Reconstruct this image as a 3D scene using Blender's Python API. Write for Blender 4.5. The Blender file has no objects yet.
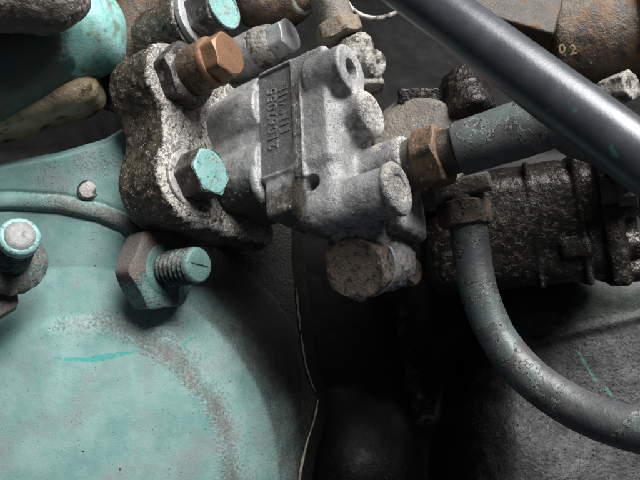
import bpy, math
import numpy as np
from mathutils import Vector, Matrix

# ------------------------------------------------------------------ camera, world, light
S = 0.00033                       # one modelling unit in metres
F = 700.0                         # focal length in units of the 640-wide picture
D = 700.0                         # camera distance to the pump's plane
sc = bpy.context.scene
C = sc.collection
cam_d = bpy.data.cameras.new('camera'); cam = bpy.data.objects.new('camera', cam_d); C.objects.link(cam)
cam_d.sensor_width = 36.0; cam_d.lens = 36.0*F/640.0
cam_d.clip_start = 0.005; cam_d.clip_end = 20
cam.location = (0, -D*S, 0); cam.rotation_euler = (math.radians(90), 0, 0)
cam_d.dof.use_dof = True; cam_d.dof.focus_distance = 675*S; cam_d.dof.aperture_fstop = 45
sc.camera = cam
w = bpy.data.worlds.new('World'); sc.world = w; w.use_nodes = True
bg = w.node_tree.nodes['Background']; bg.inputs[0].default_value = (0.80, 0.90, 1.0, 1); bg.inputs[1].default_value = 0.065
def area(name, direction, dist, size, power, col, target=(0, 0, 0)):
    l = bpy.data.lights.new(name, 'AREA'); l.shape = 'RECTANGLE'; l.size = size[0]; l.size_y = size[1]
    l.energy = power; l.color = col
    o = bpy.data.objects.new(name, l); C.objects.link(o)
    d = Vector(direction).normalized(); o.location = Vector(target) + d*dist
    o.rotation_euler = d.to_track_quat('Z', 'Y').to_euler()
area('daylight_opening', (0.34, -0.52, 0.78), 1.1, (0.78, 0.65), 43, (1.0, 0.985, 0.96))
vs = sc.view_settings; vs.view_transform = 'Standard'; vs.look = 'None'; vs.gamma = 1; vs.exposure = 0.0
vs.use_curve_mapping = False
sc.render.engine = 'CYCLES'; sc.cycles.use_denoising = True; sc.cycles.max_bounces = 6

# ------------------------------------------------------------------ numeric helpers
V = lambda *a: np.array(a, dtype=float)
def unit(v): v = np.asarray(v, float); return v/np.linalg.norm(v)
def at(px, py, y):
    k = (D+y)/F
    return V((px-320)*k, y, (240-py)*k)
def sstep(a, b, x):
    t = np.clip((x-a)/(b-a), 0, 1); return t*t*(3-2*t)
_rng = np.random.default_rng(7); _tab = _rng.random((64, 64, 64)).astype(np.float32)*2-1
def vnoise(p):
    i = np.floor(p).astype(np.int64); f = p-i; f = f*f*(3-2*f); i &= 63; j = (i+1) & 63
    x0, y0, z0 = i.T; x1, y1, z1 = j.T; fx, fy, fz = f.T
    def lx(y, z): return _tab[x0, y, z]*(1-fx)+_tab[x1, y, z]*fx
    return (lx(y0, z0)*(1-fy)+lx(y1, z0)*fy)*(1-fz)+(lx(y0, z1)*(1-fy)+lx(y1, z1)*fy)*fz
def fbm(p, scale, octv=4, seed=0):
    q = np.asarray(p, float)/scale + seed*17.3
    r = 0; a = 1; t = 0
    for _ in range(octv):
        r = r + a*vnoise(q); t += a; a *= .5; q = q*2.03+3.1
    return r/t
def vnormals(v, f):
    n = np.zeros_like(v); f = np.asarray(f)
    fn = np.cross(v[f[:, 2]]-v[f[:, 0]], v[f[:, 3]]-v[f[:, 1]])
    for k in range(4): np.add.at(n, f[:, k], fn)
    return n/np.maximum(np.linalg.norm(n, axis=1, keepdims=True), 1e-9)

# signed distance shapes; P is a tuple of three coordinate arrays
def sbox(P, c, h, r=0.0):
    q = [np.abs(P[k]-c[k])-(h[k]-r) for k in range(3)]
    return np.sqrt(sum(np.maximum(t, 0)**2 for t in q)) + np.minimum(np.maximum(np.maximum(q[0], q[1]), q[2]), 0) - r
def scyl(P, ax, c2, rad, lo, hi, r=0.0):
    o = [k for k in range(3) if k != ax]
    dr = np.sqrt((P[o[0]]-c2[0])**2+(P[o[1]]-c2[1])**2)-(rad-r)
    dz = np.abs(P[ax]-(lo+hi)/2)-((hi-lo)/2-r)
    return np.sqrt(np.maximum(dr, 0)**2+np.maximum(dz, 0)**2)+np.minimum(np.maximum(dr, dz), 0)-r
def scap(P, a, b, ra, rb=None):
    rb = ra if rb is None else rb
    a = np.asarray(a, float); b = np.asarray(b, float); d = b-a; L = d@d
    t = np.clip(sum((P[k]-a[k])*d[k] for k in range(3))/L, 0, 1)
    return np.sqrt(sum((P[k]-a[k]-t*d[k])**2 for k in range(3)))-(ra+(rb-ra)*t)
def scyl2(P, a, b, rad, r=0.0):
    a = np.asarray(a, float); b = np.asarray(b, float); L = np.linalg.norm(b-a); d = (b-a)/L
    q = [P[k]-a[k] for k in range(3)]
    z = sum(q[k]*d[k] for k in range(3))
    dr = np.sqrt(np.maximum(sum(q[k]**2 for k in range(3))-z*z, 0))-(rad-r); dz = np.abs(z-L/2)-(L/2-r)
    return np.sqrt(np.maximum(dr, 0)**2+np.maximum(dz, 0)**2)+np.minimum(np.maximum(dr, dz), 0)-r
def sun(a, b, k=0.0):
    if k <= 0: return np.minimum(a, b)
    h = np.clip(.5+.5*(b-a)/k, 0, 1); return b*(1-h)+a*h-k*h*(1-h)
def ssub(a, b, k=0.0): return -sun(-a, b, k)
def surfnet(f, lo, hi, res):
    lo = np.asarray(lo, float); n = [int((hi[k]-lo[k])/res)+2 for k in range(3)]
    g = np.meshgrid(*[(lo[k]+res*np.arange(n[k])).astype(np.float32) for k in range(3)], indexing='ij')
    v = np.asarray(f(tuple(g)), np.float32); del g
    for ax in range(3):                                  # close the surface at the box
        for e in (0, -1):
            s = [slice(None)]*3; s[ax] = e; v[tuple(s)] = np.maximum(v[tuple(s)], .5)
    ins = v < 0
    cnt = np.zeros([m-1 for m in n], np.int8)
    for a in (0, 1):
        for b in (0, 1):
            for c in (0, 1):
                cnt += ins[a:n[0]-1+a, b:n[1]-1+b, c:n[2]-1+c]
    ci = np.argwhere((cnt > 0) & (cnt < 8))
    idx = -np.ones(cnt.shape, np.int64); idx[tuple(ci.T)] = np.arange(len(ci))
    acc = np.zeros((len(ci), 3)); num = np.zeros(len(ci))
    for ax in range(3):
        o = [k for k in range(3) if k != ax]
        for p in (0, 1):
            for q in (0, 1):
                s = ci.copy(); s[:, o[0]] += p; s[:, o[1]] += q; e = s.copy(); e[:, ax] += 1
                v0 = v[tuple(s.T)]; v1 = v[tuple(e.T)]; m = (v0 < 0) != (v1 < 0)
                t = np.where(m, v0/np.where(m, v0-v1, 1), 0)
                pos = s.astype(float); pos[:, ax] += t
                acc[m] += pos[m]; num[m] += 1
    vert = lo+res*acc/num[:, None]
    faces = []
    for ax in range(3):
        s0 = [slice(0, n[k]) for k in range(3)]; s1 = list(s0); s0[ax] = slice(0, n[ax]-1); s1[ax] = slice(1, n[ax])
        a, b = ins[tuple(s0)], ins[tuple(s1)]
        o = [(ax+1) % 3, (ax+2) % 3]
        e = np.argwhere(a != b)
        ok = (e[:, o[0]] > 0) & (e[:, o[1]] > 0) & (e[:, o[0]] < n[o[0]]-1) & (e[:, o[1]] < n[o[1]]-1); e = e[ok]
        fl = a[tuple(e.T)]
        q = []
        for (p, r) in ((1, 1), (0, 1), (0, 0), (1, 0)):
            c = e.copy(); c[:, o[0]] -= p; c[:, o[1]] -= r; q.append(idx[tuple(c.T)])
        q = np.stack(q, 1); q[~fl] = q[~fl][:, ::-1]; faces.append(q)
    return vert, np.concatenate(faces)

# ------------------------------------------------------------------ scene helpers
def mesh_from(name, v, f, mat, smooth=True, sharp=None, attrs=None):
    me = bpy.data.meshes.new(name)
    v = np.asarray(v, float)*S
    if isinstance(f, np.ndarray):
        me.vertices.add(len(v)); me.vertices.foreach_set('co', v.astype(np.float32).ravel())
        me.loops.add(f.size); me.loops.foreach_set('vertex_index', f.astype(np.int32).ravel())
        me.polygons.add(len(f)); me.polygons.foreach_set('loop_start', (np.arange(len(f))*f.shape[1]).astype(np.int32))
        me.update(calc_edges=True); me.validate()
    else:
        me.from_pydata(v.tolist(), [], f); me.update()
    me.polygons.foreach_set('use_smooth', np.full(len(me.polygons), smooth))
    if sharp: me.set_sharp_from_angle(angle=math.radians(sharp))
    for k, a in (attrs or {}).items():
        at_ = me.attributes.new(k, 'FLOAT', 'POINT'); at_.data.foreach_set('value', np.asarray(a, np.float32))
    me.materials.append(mat)
    return me
ORG = {}
def thing(name, label, cat, base, group=None):
    o = bpy.data.objects.new(name, None); C.objects.link(o); o.location = Vector(base)*S
    o.empty_display_size = .005
    o['label'] = label; o['category'] = cat
    if group: o['group'] = group
    ORG[o.name] = np.asarray(base, float); return o
def part(name, parent, v, f, mat, smooth=True, sharp=None, attrs=None, label=None):
    org = ORG[parent.name]
    o = bpy.data.objects.new(name, mesh_from(name, np.asarray(v, float)-org, f, mat, smooth, sharp, attrs))
    C.objects.link(o); o.parent = parent; ORG[o.name] = org
    if label: o['label'] = label
    return o
def single(name, label, cat, base, v, f, mat, smooth=True, sharp=None, attrs=None, kind=None, group=None):
    o = bpy.data.objects.new(name, mesh_from(name, np.asarray(v, float)-np.asarray(base), f, mat, smooth, sharp, attrs))
    C.objects.link(o); o.location = Vector(base)*S; ORG[o.name] = np.asarray(base, float)
    if label: o['label'] = label
    if cat: o['category'] = cat
    if kind: o['kind'] = kind
    if group: o['group'] = group
    return o
def frame(d, up=(0, 0, 1), roll=0.0):
    z = unit(d); x = np.cross(np.asarray(up, float), z); x = unit(x); y = np.cross(z, x)
    c, s = math.cos(roll), math.sin(roll)
    return np.stack([c*x+s*y, -s*x+c*y, z], 1)              # columns: local x, y, z
def place(v, org, R): return np.asarray(v, float)@R.T+np.asarray(org)

def ringmesh(rings, cap0=True, cap1=True):
    """rings: list of (n,3) arrays -> closed skin"""
    n = len(rings[0]); v = np.concatenate(rings); f = []
    for i in range(len(rings)-1):
        for j in range(n):
            k = (j+1) % n; f.append((i*n+j, i*n+k, (i+1)*n+k, (i+1)*n+j))
    if cap0: f.append(tuple(range(n-1, -1, -1)))
    if cap1: b = (len(rings)-1)*n; f.append(tuple(range(b, b+n)))
    return v, f
def lathe(prof, n=56, wob=0.0, seed=0):
    th = np.arange(n)*2*math.pi/n; rings = []
    for i, (r, z) in enumerate(prof):
        rr = np.full(n, float(r))
        p = np.stack([rr*np.cos(th), rr*np.sin(th), np.full(n, z)], 1)
        if wob: p += wob*np.stack([fbm(p, 9, 3, seed+k) for k in range(3)], 1)
        rings.append(p)
    return ringmesh(rings)
def hexr(af, n=72, rnd=.06):
    th = np.arange(n)*2*math.pi/n
    m = (th+math.pi/6) % (math.pi/3)-math.pi/6
    r = (af/2)/np.cos(m); return th, np.minimum(r, (af/2)*(1.1547-rnd*.5))
def hexhead(af, h, cham=True, both=False, dish=0.0, wob=0.0, seed=0, rough=0.0):
    th, r = hexr(af); n = len(th); rc = af/2*.97
    def ring(rr, z): return np.stack([rr*np.cos(th), rr*np.sin(th), np.zeros(n)+z], 1)
    drop = (r-rc)*.62 if cham else np.zeros(n)
    rings = [ring(r*.999, drop if both else 0.0)]
    if both: rings.insert(0, ring(np.full(n, rc), 0.0))
    for t in (.25, .5, .75): rings.append(ring(r, h*t))
    rings += [ring(r, h-drop-.35), ring(r-.35, h-drop), ring(np.full(n, rc-.2), h)]
    for t in (.85, .6, .3): rings.append(ring(np.full(n, rc*t), h-dish*(1-t)))
    if wob:
        for k in range(len(rings)):
            rings[k] = rings[k]+wob*np.stack([fbm(rings[k], 7, 3, seed+q) for q in range(3)], 1)
    return ringmesh(rings)
def hexnut(af, h, wob=0.0, seed=0):
    return hexhead(af, h, both=True, wob=wob, seed=seed)
def thread(r, L, pitch, amp, n=48, tip=True):
    m = int(L/pitch*8); th = np.arange(n)*2*math.pi/n; rings = []
    for i in range(m+1):
        z = L*i/m; ph = (z/pitch-th/(2*math.pi)) % 1
        t = np.abs(ph*2-1); t = np.clip((t-.5)*1.5+.5, 0, 1)
        rr = r-amp*t
        rings.append(np.stack([rr*np.cos(th), rr*np.sin(th), np.full(n, z)], 1))
    return ringmesh(rings)
def smoothpath(pts, n=60):
    P = np.asarray(pts, float); P = np.concatenate([[2*P[0]-P[1]], P, [2*P[-1]-P[-2]]]); out = []
    m = len(P)-3
    for i in range(n+1):
        t = i/n*m; k = min(int(t), m-1); u = t-k
        a, b, c, d = P[k:k+4]
        out.append(.5*((2*b)+(c-a)*u+(2*a-5*b+4*c-d)*u*u+(3*b-a-3*c+d)*u**3))
    return np.array(out)
def tube(path, rad, n=40, wob=0.0, seed=0, wsc=20):
    path = np.asarray(path, float); m = len(path)
    rad = np.interp(np.linspace(0, 1, m), np.linspace(0, 1, len(rad)), rad) if np.ndim(rad) else np.full(m, float(rad))
    T = np.gradient(path, axis=0); T /= np.linalg.norm(T, axis=1, keepdims=True)
    x = unit(np.cross(T[0], (0.3, 0.9, 0.2))); th = np.arange(n)*2*math.pi/n; rings = []
    for i in range(m):
        x = unit(x-T[i]*(x@T[i])); y = np.cross(T[i], x)
        r = path[i]+rad[i]*(np.cos(th)[:, None]*x+np.sin(th)[:, None]*y)
        if wob: r = r+(r-path[i])/rad[i]*(wob*fbm(r, wsc, 4, seed))[:, None]
        rings.append(r)
    return ringmesh(rings)

# ------------------------------------------------------------------ materials
def srgb(r, g, b):
    f = lambda c: (c/255/12.92) if c/255 <= .04045 else ((c/255+.055)/1.055)**2.4
    return (f(r), f(g), f(b), 1)
def material(name, c1, c2, scale=3, rough=.5, metal=0.0, layers=(), bumps=((60, .5, 4),), coat=0.0, spec=.5, rvar=.15, seed=0, lo=.35, hi=.65):
    """scale = noise cycles per 100 units; each layer is (colour, colour2, scale, lo, hi, opts)"""
    m = bpy.data.materials.new(name); m.use_nodes = True; nt = m.node_tree; N = nt.nodes; L = nt.links
    bs = N['Principled BSDF']
    tc = N.new('ShaderNodeTexCoord'); mp = N.new('ShaderNodeMapping'); L.new(tc.outputs['Object'], mp.inputs[0])
    k = 1/S/100; mp.inputs['Scale'].default_value = (k, k, k); mp.inputs['Location'].default_value = (seed*3.7, seed*1.9, seed*5.3)
    def noise(s, det=4, rg=.6, dist=0.0, off=None):
        n = N.new('ShaderNodeTexNoise'); n.inputs['Scale'].default_value = s; n.inputs['Detail'].default_value = det
        n.inputs['Roughness'].default_value = rg; n.inputs['Distortion'].default_value = dist
        L.new(mp.outputs[0], n.inputs['Vector']); return n.outputs['Fac']
    def rng(fac, a, b, c=0.0, d=1.0):
        r = N.new('ShaderNodeMapRange'); r.interpolation_type = 'SMOOTHSTEP'
        for i, v in enumerate((a, b, c, d)): r.inputs[i+1].default_value = v
        L.new(fac, r.inputs[0]); return r.outputs[0]
    def math_(op, a, b):
        r = N.new('ShaderNodeMath'); r.operation = op
        for i, v in enumerate((a, b)):
            if isinstance(v, (int, float)): r.inputs[i].default_value = v
            else: L.new(v, r.inputs[i])
        return r.outputs[0]
    def mixc(f, a, b):
        r = N.new('ShaderNodeMix'); r.data_type = 'RGBA'
        L.new(f, r.inputs[0])
        for i, v in ((6, a), (7, b)):
            if isinstance(v, tuple): r.inputs[i].default_value = v
            else: L.new(v, r.inputs[i])
        return r.outputs[2]
    def mixf(f, a, b):
        r = N.new('ShaderNodeMix'); L.new(f, r.inputs[0])
        for i, v in ((2, a), (3, b)):
            if isinstance(v, (int, float)): r.inputs[i].default_value = v
            else: L.new(v, r.inputs[i])
        return r.outputs[0]
    col = mixc(rng(noise(scale), lo, hi), c1, c2)
    ro = math_('ADD', rough-rvar, math_('MULTIPLY', noise(scale*4), rvar*2))
    me = metal; height = None
    def addh(h):
        nonlocal height
        height = h if height is None else math_('ADD', height, h)
    for s, st, det in bumps: addh(math_('MULTIPLY', noise(s, det), st))
    for lay in layers:
        a, b, s, l0, l1, o = (*lay, {})[:6] if len(lay) == 5 else lay
        if o.get('vor'):
            vn = N.new('ShaderNodeTexVoronoi'); vn.inputs['Scale'].default_value = s; L.new(mp.outputs[0], vn.inputs['Vector'])
            fac = rng(vn.outputs['Distance'], l1, l0)
            if 'sparse' in o: fac = math_('MULTIPLY', fac, rng(noise(o['sparse'], 2), *o.get('sp', (.5, .6))))
        elif o.get('point'):
            g = N.new('ShaderNodeNewGeometry'); fac = rng(math_('ADD', g.outputs['Pointiness'], math_('MULTIPLY', math_('SUBTRACT', noise(s), .5), .12)), l0, l1)
        elif o.get('attr') and not s:
            an = N.new('ShaderNodeAttribute'); an.attribute_name = o['attr']; fac = rng(an.outputs['Fac'], l0, l1)
        elif o.get('attr'):
            an = N.new('ShaderNodeAttribute'); an.attribute_name = o['attr']
            fac = rng(math_('ADD', an.outputs['Fac'], math_('MULTIPLY', math_('SUBTRACT', noise(s, 4, .65), .5), o.get('jit', 1.4))), l0, l1)
        else:
            fac = rng(noise(s, o.get('det', 4), o.get('rg', .6), o.get('dist', 0.0)), l0, l1)
        if 'mul' in o:
            an = N.new('ShaderNodeAttribute'); an.attribute_name = o['mul']; fac = math_('MULTIPLY', fac, an.outputs['Fac'])
        if 'op' in o: fac2 = math_('MULTIPLY', fac, o['op'])
        else: fac2 = fac
        lc = a if b is None else mixc(rng(noise(s*2.7 if s else 8, 4), .35, .65), a, b)
        col = mixc(fac2, col, lc)
        if 'rough' in o: ro = mixf(fac2, ro, o['rough'])
        if 'metal' in o: me = mixf(fac2, me, o['metal'])
        if 'h' in o: addh(math_('MULTIPLY', fac, o['h']))
    L.new(col, bs.inputs['Base Color']); L.new(ro, bs.inputs['Roughness'])
    if isinstance(me, (int, float)): bs.inputs['Metallic'].default_value = me
    else: L.new(me, bs.inputs['Metallic'])
    bs.inputs['Specular IOR Level'].default_value = spec
    if coat: bs.inputs['Coat Weight'].default_value = coat; bs.inputs['Coat Roughness'].default_value = .25
    if height is not None:
        bp = N.new('ShaderNodeBump'); bp.inputs['Distance'].default_value = S; bp.inputs['Strength'].default_value = 1.0
        L.new(height, bp.inputs['Height']); L.new(bp.outputs[0], bs.inputs['Normal'])
    return m
DIRT = (.075, .058, .045, 1); DIRT2 = (.15, .12, .10, 1); CRUST = (.48, .46, .42, 1); CRUST2 = (.30, .28, .24, 1)
SPK = (.02, .02, .02, 1)
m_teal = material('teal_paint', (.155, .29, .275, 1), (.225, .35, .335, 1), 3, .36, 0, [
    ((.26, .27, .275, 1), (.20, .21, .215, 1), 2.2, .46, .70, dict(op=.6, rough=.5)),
    ((.085, .076, .066, 1), (.14, .125, .112, 1), 34, .25, 1.15, dict(attr='dirt_and_shade', jit=1.9, rough=.85, h=.5, op=.92)),
    ((.005, .007, .006, 1), (.016, .017, .013, 1), 5, .12, .82, dict(attr='oil_shade', jit=.35, rough=.42)),
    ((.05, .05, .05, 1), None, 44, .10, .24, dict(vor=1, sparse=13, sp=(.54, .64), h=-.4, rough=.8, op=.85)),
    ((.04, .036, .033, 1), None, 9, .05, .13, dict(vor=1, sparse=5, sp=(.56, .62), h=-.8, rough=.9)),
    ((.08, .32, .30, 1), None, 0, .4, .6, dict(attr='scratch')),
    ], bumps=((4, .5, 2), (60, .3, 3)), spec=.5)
m_teal_bright = material('teal_bolt_paint', (.15, .315, .305, 1), (.21, .375, .365, 1), 8, .45, 0, [
    ((.30, .30, .285, 1), (.17, .165, .15, 1), 9, .53, .68, dict(op=.75, h=.5, rough=.7)),
    ((.05, .045, .04, 1), None, 20, .60, .68, dict(op=.8, h=-.5)),
    ((.10, .09, .08, 1), None, 30, .54, .62, dict(point=1, op=.7))], bumps=((25, .9, 4), (90, .3, 3)))
m_teal_nut = material('teal_nut_paint', (.06, .125, .116, 1), (.095, .165, .155, 1), 8, .5, 0, [
    ((.075, .064, .056, 1), (.13, .115, .105, 1), 26, .46, .66, dict(attr='dirt_and_shade', jit=1.6, rough=.9, h=.8)),
    ((.15, .065, .03, 1), (.09, .045, .026, 1), 14, .5, .8, dict(attr='rust', jit=.9, rough=.8)),
    (SPK, None, 30, .62, .7, dict(rough=.6))], bumps=((40, .9, 4),))
m_stud = material('stud_thread', (.065, .12, .11, 1), (.05, .043, .04, 1), 14, .5, .2, [
    (SPK, None, 20, .44, .58, dict(rough=.5))], bumps=((50, .6, 3),))
m_alu = material('cast_aluminium', (.30, .305, .31, 1), (.40, .40, .40, 1), 6, .42, .35, [
    ((.035, .030, .024, 1), (.075, .064, .052, 1), 16, .35, .95, dict(attr='grime_and_shade', jit=1.1, rough=.6, metal=0)),
    ((.10, .103, .106, 1), (.135, .136, .136, 1), 20, .4, .6, dict(attr='panel', jit=.3, rough=.5, metal=.1)),
    ((.46, .45, .42, 1), (.30, .285, .255, 1), 18, .52, .68, dict(attr='crust', jit=1.3, rough=.85, metal=0, h=1.6)),
    ((.56, .56, .55, 1), None, 20, .54, .62, dict(point=1, op=.8)),
    ((.10, .09, .08, 1), None, 45, .60, .68, dict(op=.75, rough=.7, metal=0, h=-.6)),
    ((.52, .52, .52, 1), None, 34, .60, .72, dict(op=.45)),
    ], bumps=((45, 1.0, 5), (120, .5, 3)))
m_dark = material('greasy_dark_steel', (.035, .032, .03, 1), (.07, .066, .062, 1), 10, .42, .3, [
    ((.25, .25, .245, 1), (.16, .155, .15, 1), 9, .52, .66, dict(rough=.6)),
    ((.010, .009, .008, 1), None, 8, .52, .64, dict(rough=.4))], bumps=((40, 1.0, 4),))
m_letter = material('raised_lettering', (.15, .15, .15, 1), (.24, .24, .235, 1), 30, .5, .3, [
    ((.08, .075, .07, 1), None, 30, .5, .62, dict(rough=.7))], bumps=((80, .7, 3),))
m_flange = material('grimy_flange', (.030, .025, .017, 1), (.058, .049, .034, 1), 7, .48, 0, [
    ((.27, .265, .25, 1), (.19, .18, .165, 1), 8, .30, .60, dict(attr='face', jit=.6, rough=.7)),
    ((.016, .013, .010, 1), None, 6, .50, .64, dict(rough=.35)),
    ((.13, .11, .08, 1), (.075, .062, .043, 1), 14, .55, .66, dict(h=1.6, rough=.8)),
    ((.42, .41, .38, 1), (.24, .225, .20, 1), 26, .56, .70, dict(attr='crust', jit=1.3, rough=.85, h=1.4)),
    ((.055, .046, .034, 1), (.10, .085, .065, 1), 6, .58, .72, dict(op=.6, rough=.6)),
    ((.55, .53, .50, 1), None, 32, .10, .24, dict(vor=1, sparse=8, sp=(.50, .60), h=1.2, rough=.9)),
    ], bumps=((12, 1.7, 4), (48, .6, 3)))
m_steel = material('grey_steel', (.26, .27, .28, 1), (.34, .35, .36, 1), 10, .45, .35, [
    ((.03, .026, .022, 1), (.06, .05, .04, 1), 9, .5, .62, dict(rough=.6, metal=0)),
    ((.5, .5, .48, 1), None, 25, .62, .72, dict(rough=.8))], bumps=((50, .8, 4),))
m_steel_clean = material('zinc_steel', (.34, .35, .36, 1), (.44, .45, .46, 1), 10, .42, .4, [
    ((.08, .07, .06, 1), None, 14, .58, .72, dict(rough=.6, metal=0))], bumps=((50, .6, 4),))
m_washer = material('washer_steel', (.28, .27, .26, 1), (.40, .385, .37, 1), 9, .55, .25, [
    ((.05, .043, .036, 1), None, 10, .52, .66, dict(rough=.7, metal=0))], bumps=((40, .9, 4),))
m_copper = material('copper_plug', (.27, .145, .085, 1), (.21, .12, .072, 1), 8, .48, .35, [
    ((.16, .08, .045, 1), (.08, .05, .035, 1), 12, .52, .7, dict(rough=.6, metal=.1)),
    ((.42, .28, .19, 1), None, 40, .62, .72, dict(op=.6))], bumps=((60, .5, 4),))
m_copper_dk = material('tarnished_copper', (.20, .12, .075, 1), (.10, .07, .05, 1), 9, .45, .35, [
    ((.035, .027, .02, 1), None, 14, .48, .6, dict(rough=.6, metal=0)),
    ((.38, .30, .22, 1), None, 40, .6, .7, dict(rough=.7))], bumps=((35, 1.6, 5),))
m_rust = material('rusty_nut', (.165, .10, .058, 1), (.11, .072, .047, 1), 9, .6, .2, [
    ((.05, .036, .026, 1), None, 9, .5, .62, dict(rough=.5)),
    ((.27, .15, .065, 1), None, 18, .60, .70, dict(rough=.8)),
    ((.42, .38, .30, 1), None, 24, .63, .72, dict(rough=.9, h=.8))], bumps=((30, 1.6, 5),))
m_brass_dk = material('dull_bronze', (.16, .125, .10, 1), (.11, .09, .075, 1), 8, .5, .3, [
    ((.03, .026, .022, 1), None, 12, .5, .65, dict(rough=.5)),
    ((.36, .32, .26, 1), None, 30, .63, .7, dict(rough=.9, h=.8))], bumps=((35, 1.3, 5),))
m_tube = material('dark_tube_paint', (.042, .048, .056, 1), (.058, .064, .073, 1), 4, .34, .2, [
    ((.05, .16, .13, 1), None, 6, .66, .70, dict(rough=.5)),
    ((.10, .06, .035, 1), None, 5, .66, .74, dict(op=.6, rough=.6)),
    ((.02, .02, .02, 1), None, 30, .10, .16, dict(vor=1, sparse=11, sp=(.6, .66)))], bumps=((50, .14, 4), (8, .1, 2)), coat=.05, rvar=.08)
m_pipe = material('flaking_pipe_paint', (.055, .06, .064, 1), (.085, .088, .09, 1), 4, .42, .1, [
    ((.05, .046, .041, 1), (.075, .068, .06, 1), 5, .52, .68, dict(op=.6, rough=.6)),
    ((.012, .012, .011, 1), None, 2.8, .475, .495, dict(attr='paint', jit=1.5, rough=.7)),
    ((.16, .17, .16, 1), None, 2.8, .500, .506, dict(attr='paint', jit=1.5, h=2.4, rough=.6)),
    ((.066, .082, .081, 1), (.088, .115, .112, 1), 2.8, .515, .53, dict(attr='paint', jit=1.5, rough=.42)),
    ((.34, .32, .27, 1), None, 30, .70, .73, dict(h=.6, rough=.9)),
    ((.012, .012, .012, 1), None, 24, .07, .13, dict(vor=1, sparse=14, sp=(.56, .6), h=-.8))], bumps=((40, .45, 4), (9, .4, 2)))
m_grime = material('oily_crust', (.007, .0065, .005, 1), (.013, .011, .008, 1), 8, .36, 0, [
    ((.008, .008, .008, 1), None, 7, .46, .62, dict(rough=.2)),
    ((.04, .033, .022, 1), (.022, .018, .012, 1), 16, .54, .66, dict(h=1.5, rough=.8)),
    ((.34, .32, .30, 1), (.18, .17, .155, 1), 38, .58, .68, dict(attr='crust', jit=1.3, rough=.7, h=2)),
    ], bumps=((18, 1.2, 4), (60, .4, 3)), spec=.28)
m_black = material('black_oily_block', (.0008, .0008, .0009, 1), (.002, .002, .0022, 1), 6, .6, 0, [
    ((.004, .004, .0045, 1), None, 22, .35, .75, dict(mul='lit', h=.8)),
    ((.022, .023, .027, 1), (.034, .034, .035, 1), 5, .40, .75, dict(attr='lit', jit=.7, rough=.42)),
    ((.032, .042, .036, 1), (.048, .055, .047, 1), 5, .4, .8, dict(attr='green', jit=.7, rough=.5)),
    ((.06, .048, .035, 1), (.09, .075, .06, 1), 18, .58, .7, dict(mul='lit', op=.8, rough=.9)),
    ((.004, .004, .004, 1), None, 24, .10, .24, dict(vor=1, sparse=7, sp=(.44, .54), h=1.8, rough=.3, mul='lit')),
    ((.03, .14, .12, 1), None, 0, .3, .8, dict(attr='scratch')),
    ], bumps=((40, .2, 3),), rvar=.12, spec=.25)
m_gasket = material('pale_gasket', (.24, .22, .185, 1), (.12, .105, .085, 1), 14, .8, 0, [
    ((.05, .04, .03, 1), None, 10, .5, .62, {})], bumps=((40, 1, 4),))
m_elbow = material('weathered_teal_elbow', (.035, .075, .07, 1), (.065, .06, .045, 1), 3.5, .5, 0, [
    ((.13, .36, .33, 1), (.25, .43, .41, 1), 6, .42, .62, dict(attr='paint', jit=.8, rough=.5)),
    ((.33, .37, .36, 1), (.40, .41, .40, 1), 4, .52, .68, dict(mul='paint', rough=.8, op=.8)),
    ((.13, .085, .035, 1), (.07, .05, .03, 1), 5, .50, .68, dict(op=.75, rough=.8)),
    ((.035, .03, .025, 1), None, 4, .55, .7, dict(op=.7))], bumps=((8, .9, 3), (50, .3, 3)))
m_sand = material('sandy_deposit', (.40, .32, .21, 1), (.26, .20, .13, 1), 4, .8, 0, [
    ((.06, .045, .03, 1), None, 5, .52, .66, dict(rough=.7)),
    ((.50, .42, .30, 1), None, 40, .6, .7, {})], bumps=((30, 1.4, 5),))
m_sludge = material('grey_sludge', (.085, .07, .055, 1), (.13, .115, .10, 1), 5, .6, 0, [
    ((.03, .025, .02, 1), None, 7, .5, .64, dict(rough=.4)),
    ((.34, .32, .30, 1), (.22, .20, .18, 1), 12, .55, .68, dict(attr='crust', jit=1.2, h=1.4)),
    ((.30, .19, .05, 1), None, 12, .66, .72, dict(h=1))], bumps=((18, 3.5, 5), (60, 1, 4)))
m_manifold = material('rusty_manifold', (.075, .055, .04, 1), (.10, .074, .052, 1), 4, .5, .15, [
    ((.15, .072, .028, 1), (.10, .052, .026, 1), 4.5, .46, .66, dict(rough=.7)),
    ((.03, .027, .025, 1), None, 5, .5, .64, dict(rough=.45)),
    ((.40, .33, .22, 1), None, 22, .66, .70, dict(h=.8, rough=.9))], bumps=((22, 1.6, 5), (70, .8, 4)))
m_plate = material('dark_speckled_plate', (.042, .037, .032, 1), (.065, .056, .047, 1), 5, .5, .2, [
    ((.20, .075, .025, 1), (.11, .05, .022, 1), 5, .55, .66, dict(rough=.8)),
    ((.22, .21, .20, 1), None, 50, .66, .70, dict(rough=.6))], bumps=((40, 1.5, 5),))
m_disc = material('brown_grey_casting', (.10, .09, .078, 1), (.14, .125, .108, 1), 6, .55, .15, [
    ((.055, .047, .038, 1), None, 7, .52, .7, {}),
    ((.42, .41, .38, 1), (.3, .29, .26, 1), 12, .62, .7, dict(h=.8, rough=.85))], bumps=((35, 1.2, 5),))
m_silver = material('crusty_silver', (.29, .28, .255, 1), (.18, .17, .15, 1), 10, .7, .1, [
    ((.05, .043, .035, 1), None, 10, .52, .62, dict(rough=.6)),
    ((.50, .49, .46, 1), None, 24, .6, .68, dict(h=1.2))], bumps=((25, 2.6, 5),))
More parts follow.
